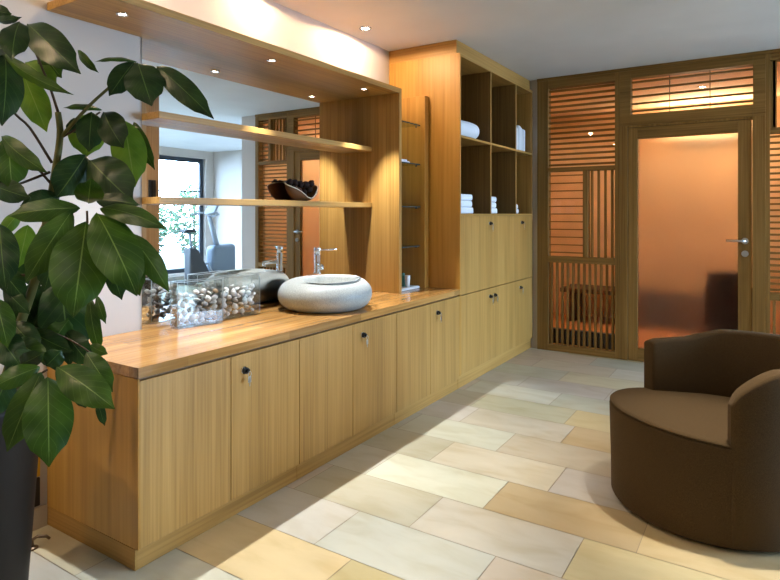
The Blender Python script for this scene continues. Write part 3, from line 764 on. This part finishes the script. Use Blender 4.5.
twig([(35, 280, 1.88), (50, 278, 1.95), hubs['F']]); twig([(-10, 405, 1.85), (20, 385, 1.75), hubs['G']]); twig([(35, 275, 1.88), (15, 274, 1.86), hubs['H']])
twig([(40, 262, 1.88), (70, 285, 1.93), hubs['I']]); twig([(66, 338, 1.9), (84, 348, 1.86), (98, 360, 1.84)], (.003, .002)); twig([(20, 325, 1.9), (45, 330, 1.9), (66, 338, 1.9)], (.003, .003))
twig([(52, 185, 1.88), (30, 160, 1.82), hubs['E']])
LEAVES = 0
def leaf(u0, v0, t0, u1, v1, t1, w, m_, twist=0., bow=.10, fold=.16, side_curl=0.):
    """one leaf blade from its stalk end to its tip; w is its widest span in picture units at that distance"""
    global LEAVES; LEAVES += 1
    p0, p1 = at(u0, v0, t0), at(u1, v1, t1); ax_ = p1 - p0; ln = ax_.length; tm = (t0 + t1) / 2
    wd = max(w * tm / F, .012)
    vd = ((p0 + p1) / 2 - CP).normalized(); a = ax_.normalized(); s = a.cross(vd).normalized(); nn = s.cross(a).normalized()
    if nn.dot(vd) > 0: nn = -nn; s = -s
    if twist: R_ = Matrix.Rotation(twist, 3, a); s = R_ @ s; nn = R_ @ nn
    bm = B(); uv = bm.loops.layers.uv.new('UVMap'); nl, nw = 20, 6; g = []
    for i in range(nl + 1):
        q = i / nl
        prof_ = math.sin(PI * q ** .96) ** .68 if 0 < q < 1 else 0
        if q > .80: prof_ *= 1 - .55 * ((q - .80) / .20) ** .8
        c = p0 + ax_ * q + nn * (bow * ln * 4 * q * (1 - q)) + s * side_curl * ln * math.sin(PI * q)
        row = []
        for j in range(nw + 1):
            x = (j / nw - .5) * 2; hw = wd / 2 * max(prof_, .02)
            wav = .035 * wd * math.sin(q * 17 + x * 2) * abs(x)
            row.append(bm.verts.new(c + s * x * hw - nn * (fold * hw * abs(x) ** 1.5 - wav)))
        g.append(row)
    for i in range(nl):
        for j in range(nw):
            f = bm.faces.new((g[i][j], g[i][j + 1], g[i + 1][j + 1], g[i + 1][j])); f.smooth = True
            for l, (ii, jj) in zip(f.loops, ((i, j), (i, j + 1), (i + 1, j + 1), (i + 1, j))): l[uv].uv = (jj / nw, ii / nl)
    me_ = obj('leaf', bm, m_, plant)
    return me_
D_, G_, Y_ = 'leaf_dark', 'leaf_mid', 'leaf_light'
def hub_leaf(h, pts, **k):
    pass
T = [ # stalk end, tip, width, tone
 (28, 24, 1.82, 81, 74, 1.72, 33, D_, 0), (20, 22, 1.82, 12, 60, 1.72, 28, D_, .3), (-4, 20, 1.85, 22, 17, 1.8, 9, D_, .3), (4, 54, 1.78, 74, 95, 1.70, 15, G_, .5),
 (26, 62, 1.9, 58, 88, 1.88, 24, Y_, 0), (24, 76, 1.9, 47, 132, 1.86, 27, Y_, 0), (5, 55, 1.8, 2, 126, 1.70, 34, D_, -.2), (78, 50, 1.9, 99, 73, 1.86, 9, G_, .4),
 (40, 48, 1.9, 62, 78, 1.9, 22, G_, .2), (-8, 45, 1.85, 20, 52, 1.75, 20, D_, .2), (-10, 10, 1.9, 12, 14, 1.9, 14, D_, .0),
 (137, 62, 1.84, 94, 62, 1.80, 7, G_, .9), (134, 62, 1.84, 109, 96, 1.80, 23, D_, .1), (138, 63, 1.83, 152, 106, 1.75, 37, D_, 0), (157, 66, 1.83, 214, 119, 1.78, 24, D_, -.1),
 (92, 112, 1.9, 89, 152, 1.86, 26, D_, .1), (88, 114, 1.98, 86, 157, 1.98, 34, Y_, 0), (104, 112, 1.9, 124, 148, 1.85, 30, D_, .3), (124, 120, 1.95, 135, 187, 1.9, 33, Y_, 0), (134, 122, 1.98, 155, 170, 1.96, 14, G_, .3),
 (102, 110, 1.9, 63, 108, 1.86, 9, G_, .8), (74, 118, 1.95, 80, 134, 1.95, 20, D_, 0),
 (80, 208, 1.74, 8, 216, 1.70, 24, G_, .35), (72, 211, 1.73, 25, 283, 1.64, 30, G_, .1), (86, 222, 1.74, 73, 318, 1.60, 54, G_, 0), (97, 213, 1.74, 137, 296, 1.64, 46, G_, -.15), (100, 208, 1.75, 166, 229, 1.70, 22, G_, -.5),
 (88, 203, 1.78, 91, 178, 1.66, 27, G_, 0), (127, 232, 1.84, 169, 292, 1.80, 24, G_, -.3), (122, 236, 1.84, 140, 296, 1.82, 26, G_, .1), (90, 160, 1.9, 134, 203, 1.84, 44, D_, .1), (86, 155, 1.9, 56, 198, 1.84, 34, D_, -.1), (115, 158, 1.93, 130, 200, 1.9, 22, D_, .2),
 (96, 200, 1.8, 140, 205, 1.78, 18, D_, -.3), (60, 196, 1.86, 20, 206, 1.8, 22, D_, .2),
 (2, 136, 1.8, 48, 173, 1.74, 20, G_, .4), (8, 138, 1.82, 12, 190, 1.76, 34, G_, 0), (-8, 184, 1.8, 31, 198, 1.75, 24, D_, .2), (-6, 140, 1.8, -6, 190, 1.76, 26, D_, 0),
 (28, 225, 1.95, 18, 268, 1.92, 24, Y_, 0), (0, 224, 1.8, 6, 290, 1.72, 30, D_, .1), (20, 212, 1.95, 0, 236, 1.9, 14, Y_, .1), (45, 222, 1.9, 52, 262, 1.86, 20, Y_, .2),
 (60, 272, 2.0, 70, 366, 1.92, 46, D_, 0), (90, 298, 1.95, 101, 354, 1.92, 15, G_, .4), (97, 296, 1.95, 106, 324, 1.92, 9, G_, .3), (4, 288, 1.85, 30, 314, 1.82, 17, D_, .2), (-4, 298, 1.8, 8, 348, 1.74, 24, G_, 0),
 (34, 282, 1.95, 22, 330, 1.92, 24, D_, 0), (44, 284, 1.97, 48, 340, 1.95, 26, D_, .1), (66, 300, 2.0, 88, 346, 1.98, 22, D_, .1), (12, 322, 1.88, 40, 352, 1.85, 24, D_, .1), (30, 330, 1.9, 74, 352, 1.88, 20, D_, .3),
 (-6, 330, 1.8, 22, 368, 1.75, 30, D_, 0), (16, 340, 1.85, 50, 360, 1.8, 22, G_, .3), (40, 318, 1.94, 58, 372, 1.92, 28, D_, 0), (-4, 262, 1.85, 26, 300, 1.84, 22, D_, .1),
 (48, 377, 1.64, 49, 467, 1.54, 45, G_, 0), (57, 367, 1.65, 115, 409, 1.58, 34, G_, -.15), (40, 367, 1.66, -8, 388, 1.6, 22, G_, .3), (41, 372, 1.65, 7, 452, 1.58, 30, G_, .1),
 (86, 352, 1.78, 113, 392, 1.74, 22, G_, .1), (78, 386, 1.76, 86, 408, 1.75, 15, D_, 0), (98, 400, 1.74, 105, 426, 1.73, 9, D_, .2), (90, 345, 1.84, 108, 354, 1.83, 11, G_, .3), (20, 364, 1.7, 44, 352, 1.68, 18, D_, .3),
 (50, 300, 1.99, 34, 352, 1.95, 30, D_, .1), (78, 292, 2.0, 60, 340, 1.97, 26, D_, -.1), (28, 300, 1.98, 8, 330, 1.94, 22, D_, .1), (64, 330, 1.93, 92, 366, 1.9, 24, D_, .2), (34, 352, 1.78, 4, 372, 1.74, 24, D_, .2), (70, 318, 1.94, 46, 352, 1.9, 24, G_, .1), (18, 246, 1.96, 40, 290, 1.95, 22, D_, 0), (62, 235, 1.9, 44, 292, 1.86, 26, D_, .1), (110, 262, 1.9, 122, 300, 1.88, 18, D_, .1),
 (46, 366, 1.7, 62, 350, 1.72, 20, D_, .1), (10, 372, 1.72, -10, 420, 1.66, 26, D_, .1),
]
for q in T: leaf(*q)

# doorstop and strap beside the planter
t = thing('doorstop', 'small bronze hook doorstop on the floor beside the planter', 'doorstop', (-.50, -.13, .001))
bm = B(); lathe(bm, [(0, 0), (.022, 0), (.022, .004), (.010, .008), (0, .008)], (-.50, -.13, .001), 16); obj('foot', bm, 'bronze', t)
bm = B(); tube(bm, [(-.50, -.13, .007), (-.50, -.13, .035), (-.49, -.115, .044), (-.47, -.09, .04), (-.462, -.08, .028)], [.008, .007, .006, .006, .005], 8); obj('hook', bm, 'bronze', t)
ys_ = at(38, 466, 2.28)
t = thing('strap', 'yellow strap with black buckle hanging on the wall behind the planter', 'strap', (W + .004, ys_.y, .35))
p = CP + (at(37.5, 472, 1) - CP) * ((W + .004 - CX) / (at(37.5, 472, 1) - CP).x)
t.location = (W + .004, p.y, p.z)
bm = B(); box(bm, W + .001, W + .006, p.y - .016, p.y + .010, p.z - .02, p.z + .20, .001, 1); obj('webbing', bm, 'yellow', t)
bm = B(); box(bm, W + .001, W + .016, p.y - .03, p.y + .006, p.z - .14, p.z - .021, .004, 2); obj('buckle', bm, 'black', t)

# ------------------------------------------------------------------ things seen only in the mirror
px_, py_ = 2.47, 2.70
bm = B(); box(bm, 2.40, 2.58, 2.60, 2.76, .001, CE - .001, .003, 1)
o = struct('trim_3', bm, wood('pale timber post', (.46, .29, .16), (.56, .37, .21), (.62, .43, .26), 'z'))
t = thing('intercom', 'dark grey intercom handset on the pale timber post, seen in the mirror', 'intercom', (2.396, 2.66, 1.55))
bm = B(); box(bm, 2.374, 2.3998, 2.62, 2.70, 1.50, 1.70, .004, 2); obj('panel', bm, 'dark', t)
bm = B(); box(bm, 2.352, 2.3735, 2.628, 2.652, 1.51, 1.69, .006, 2); obj('handset', bm, 'black', t)
# exercise bike by the far window
gx, gy = 5.9, 6.4
t = thing('exercise_bike', 'grey upright exercise bike by the window, reflected in the mirror', 'exercise bike', (gx, gy, 0))
bm = B(); tube(bm, [(gx - .28, gy - .55, .045), (gx + .28, gy - .55, .045)], .035, 12); tube(bm, [(gx - .28, gy + .55, .045), (gx + .28, gy + .55, .045)], .035, 12); tube(bm, [(gx, gy - .55, .06), (gx, gy + .55, .06)], .04, 10); obj('base_frame', bm, 'dark', t)
bm = B(); box(bm, gx - .10, gx + .10, gy - .50, gy + .02, .09, .70, .05, 3)
for v in bm.verts:
    if v.co.z > .4: v.co.y = gy - .50 + (v.co.y - gy + .5) * (1 - .75 * (v.co.z - .4) / .3)
obj('rear_housing', bm, 'dark', t)
bm = B(); box(bm, gx - .13, gx + .13, gy + .02, gy + .62, .09, .74, .09, 4)
for v in bm.verts:
    if v.co.z > .45: v.co.z -= .10 * max(0, (gy + .35 - v.co.y)) * (v.co.z - .45) / .3
obj('flywheel_housing', bm, 'bikegrey', t)
bm = B(); tube(bm, [(gx, gy - .40, .68), (gx, gy - .44, .98)], .025, 10); obj('seat_post', bm, 'bikesilver', t)
bm = B(); box(bm, gx - .10, gx + .10, gy - .60, gy - .30, .98, 1.05, .03, 3)
for v in bm.verts:
    s = (v.co.y - gy + .6) / .3; v.co.x = gx + (v.co.x - gx) * (1 - .7 * s)
obj('saddle', bm, 'black', t)
bm = B(); tube(bm, [(gx, gy + .22, .68), (gx, gy + .02, 1.30)], [.055, .04], 12); obj('column', bm, 'bikesilver', t)
bm = B()
for s in (-1, 1): tube(bm, [(gx, gy + .02, 1.26), (gx + s * .16, gy + .12, 1.33), (gx + s * .22, gy + .02, 1.36), (gx + s * .22, gy - .22, 1.32)], .018, 10)
obj('handlebar', bm, 'bikesilver', t)
bm = B(); box(bm, gx - .14, gx + .14, gy + .0, gy + .05, 1.33, 1.56, .015, 2); bmesh.ops.rotate(bm, verts=bm.verts, cent=(gx, gy, 1.33), matrix=Matrix.Rotation(-.5, 3, 'X')); obj('console', bm, 'bikesilver', t)
bm = B(); tube(bm, [(gx - .12, gy - .1, .38), (gx - .14, gy - .02, .22)], .014, 8); tube(bm, [(gx + .12, gy - .1, .38), (gx + .14, gy - .18, .54)], .014, 8); tube(bm, [(gx - .12, gy - .1, .38), (gx + .12, gy - .1, .38)], .02, 10); obj('crank', bm, 'bikesilver', t)
for s, yy, zz in ((-1, -.02, .22), (1, -.18, .54)):
    bm = B(); box(bm, gx + s * .15 - .04, gx + s * .15 + .04, gy + yy - .05, gy + yy + .05, zz - .012, zz + .012, .006, 2); obj('pedal', bm, 'black', t)
# shrubs on the terrace
def shrub(x, y, h, r, seed, lab):
    rnd = random.Random(seed); t = thing('shrub', lab, 'shrub', (x, y, -.049), 'shrubs on the terrace outside the windows')
    bm = B(); tube(bm, [(x, y, -.048), (x + .02, y, h * .5), (x, y + .03, h * .8)], [.04, .03, .015], 8); obj('stem', bm, 'twig', t)
    bm = B()
    for k in range(1100):
        a = rnd.uniform(0, 2 * PI); q = rnd.uniform(-1, 1); rr = rnd.uniform(.35, 1) ** .5
        p = Vector((x + r * rr * math.sqrt(1 - q * q) * math.cos(a), y + r * rr * math.sqrt(1 - q * q) * math.sin(a), h * .55 + h * .45 * q * rr))
        d = Vector((rnd.gauss(0, 1), rnd.gauss(0, 1), rnd.gauss(0, .6))).normalized(); e = d.orthogonal().normalized(); l = .09
        bm.faces.new([bm.verts.new(p + o_) for o_ in (d * l, e * l * .4, -d * l, -e * l * .4)])
    obj('foliage', bm, 'shrub', t)
for i, (x, y, h, r) in enumerate(((9.2, 8.75, 2.15, .62), (11.4, 9.0, 1.9, .6))):
    shrub(x, y, h, r, i, ['tall green shrub outside the window behind the exercise bike', 'lower green shrub outside the window behind the exercise bike'][i])

# ------------------------------------------------------------------ lamps
def lamp(name, typ, loc, energy, color, parent, **kw):
    ld = bpy.data.lights.new(name, typ); ld.energy = energy; ld.color = color
    for k, v in kw.items(): setattr(ld, k, v)
    o = bpy.data.objects.new(name, ld); C.objects.link(o)
    if parent: o.parent = parent; o.location = Vector(loc) - wloc(parent)
    else: o.location = loc
    return o
def downlight(x, y, z, lab, grp, energy, color, r=.04, spot=1.3, blend=.6, rot=(0, 0, 0), size=.02):
    t = thing('downlight', lab, 'downlight', (x, y, z), grp)
    bm = B(); lathe(bm, [(r * .62, -.001), (r, -.001), (r, -.005), (r * .9, -.008), (r * .66, -.006), (r * .62, -.001)], (x, y, z), 24); obj('trim_ring', bm, 'chrome', t)
    bm = B(); lathe(bm, [(0, -.0035), (r * .60, -.0035), (r * .60, -.0015), (0, -.0015)], (x, y, z), 20); obj('lens', bm, 'bulb', t)
    l = lamp('lamp', 'SPOT', (x, y, z - .014), energy, color, t, spot_size=spot, spot_blend=blend, shadow_soft_size=size); l.rotation_euler = rot
    return t
NEUT = (.95, .98, 1); WARM = (1, .71, .42)
for k, (y, w_) in enumerate(((.195, 'nearest the plant'), (1.115, 'above the stone basin'), (2.02, 'beside the niche side panel'))):
    downlight(-.40, y, HB, 'small spotlight under the oak canopy board, ' + w_, 'spotlights under the canopy board', 135, NEUT, .026, 1.12, .55, size=.012, rot=(0, -.18, 0))
for y, lab in ((2.12, 'ceiling downlight above the canopy board, nearest the lockers'), (1.21, 'ceiling downlight above the canopy board, over the stone basin'), (.30, 'ceiling downlight above the canopy board, over its left end'), (-1.52, 'ceiling downlight above the left wall, nearest the camera')):
    downlight(-.459, y, CE, lab, 'ceiling downlights along the mirror wall', 36 if y > 2 else 17 if y > 0 else 70, WARM, .045, 3.1, .12, size=.03)
for x, y, lab, en_ in ((.16, -1.57, 'ceiling downlight reflected in the door, left one', 34), (1.23, -1.57, 'ceiling downlight reflected in the door, right one', 34), (1.5, .2, 'ceiling downlight over the open floor, near one', 26), (2.05, 1.65, 'ceiling downlight above the brown armchair', 62)):
    downlight(x, y, CE, lab, 'ceiling downlights over the room', en_, (1, .86, .66) if y < 1 else (1, .95, .87), .045, 2.2, .6, size=.04)
downlight(1.92, 1.58, CE, 'added narrow spotlight brightening the seat of the brown armchair', None, 250, (1, .94, .84), .045, .62, .8, size=.03)  # extra lamp, added only to brighten the chair seat
for x, y, lab, en_ in ((-.36, 5.6, 'downlight in the warm room behind the left screen', 12), (1.4, 5.5, 'downlight in the warm room behind the door', 52), (2.15, 5.6, 'downlight in the warm room behind the right screen', 18)):
    downlight(x, y, CE - .02, lab, 'downlights of the warm room', en_, (1, .84, .62), .045, 2.9, .5, size=.05)

t = thing('added_uplight', 'added uplight in the warm room, brightening the ceiling behind the transom', 'fill light', (1.35, 6.44, 2.2))  # added to give the ceiling behind the transom a bright band
bm = B(); box(bm, 1.0, 1.7, 6.42, 6.498, 2.18, 2.22, .004, 2); obj('housing', bm, 'steel', t)
l = lamp('lamp', 'AREA', (1.35, 6.44, 2.235), 30, (1, .82, .6), t, shape='RECTANGLE', size=.65, size_y=.05); l.rotation_euler = (PI, 0, 0)

# daylight through the windows
w = bpy.data.worlds.new('sky'); SC.world = w; w.use_nodes = True
bg = w.node_tree.nodes['Background']; bg.inputs[0].default_value = (.46, .69, 1, 1); bg.inputs[1].default_value = 40.0
for n, (a, b) in enumerate(WIN):
    l = lamp('window_portal', 'AREA', (XE + .22, (a + b) / 2, (WZ0 + WZ1) / 2), 1, (1, 1, 1), None, shape='RECTANGLE', size=WZ1 - WZ0, size_y=b - a)
    l.rotation_euler = (0, PI / 2, 0); l.data.cycles.is_portal = True

vs = SC.view_settings; vs.view_transform = 'Standard'; vs.look = 'None'; vs.gamma = 1; vs.exposure = .10; vs.use_curve_mapping = False
SC.cycles.max_bounces = 10; SC.cycles.transparent_max_bounces = 24; SC.cycles.sample_clamp_indirect = 6
SC.cycles.caustics_reflective = False; SC.cycles.caustics_refractive = False
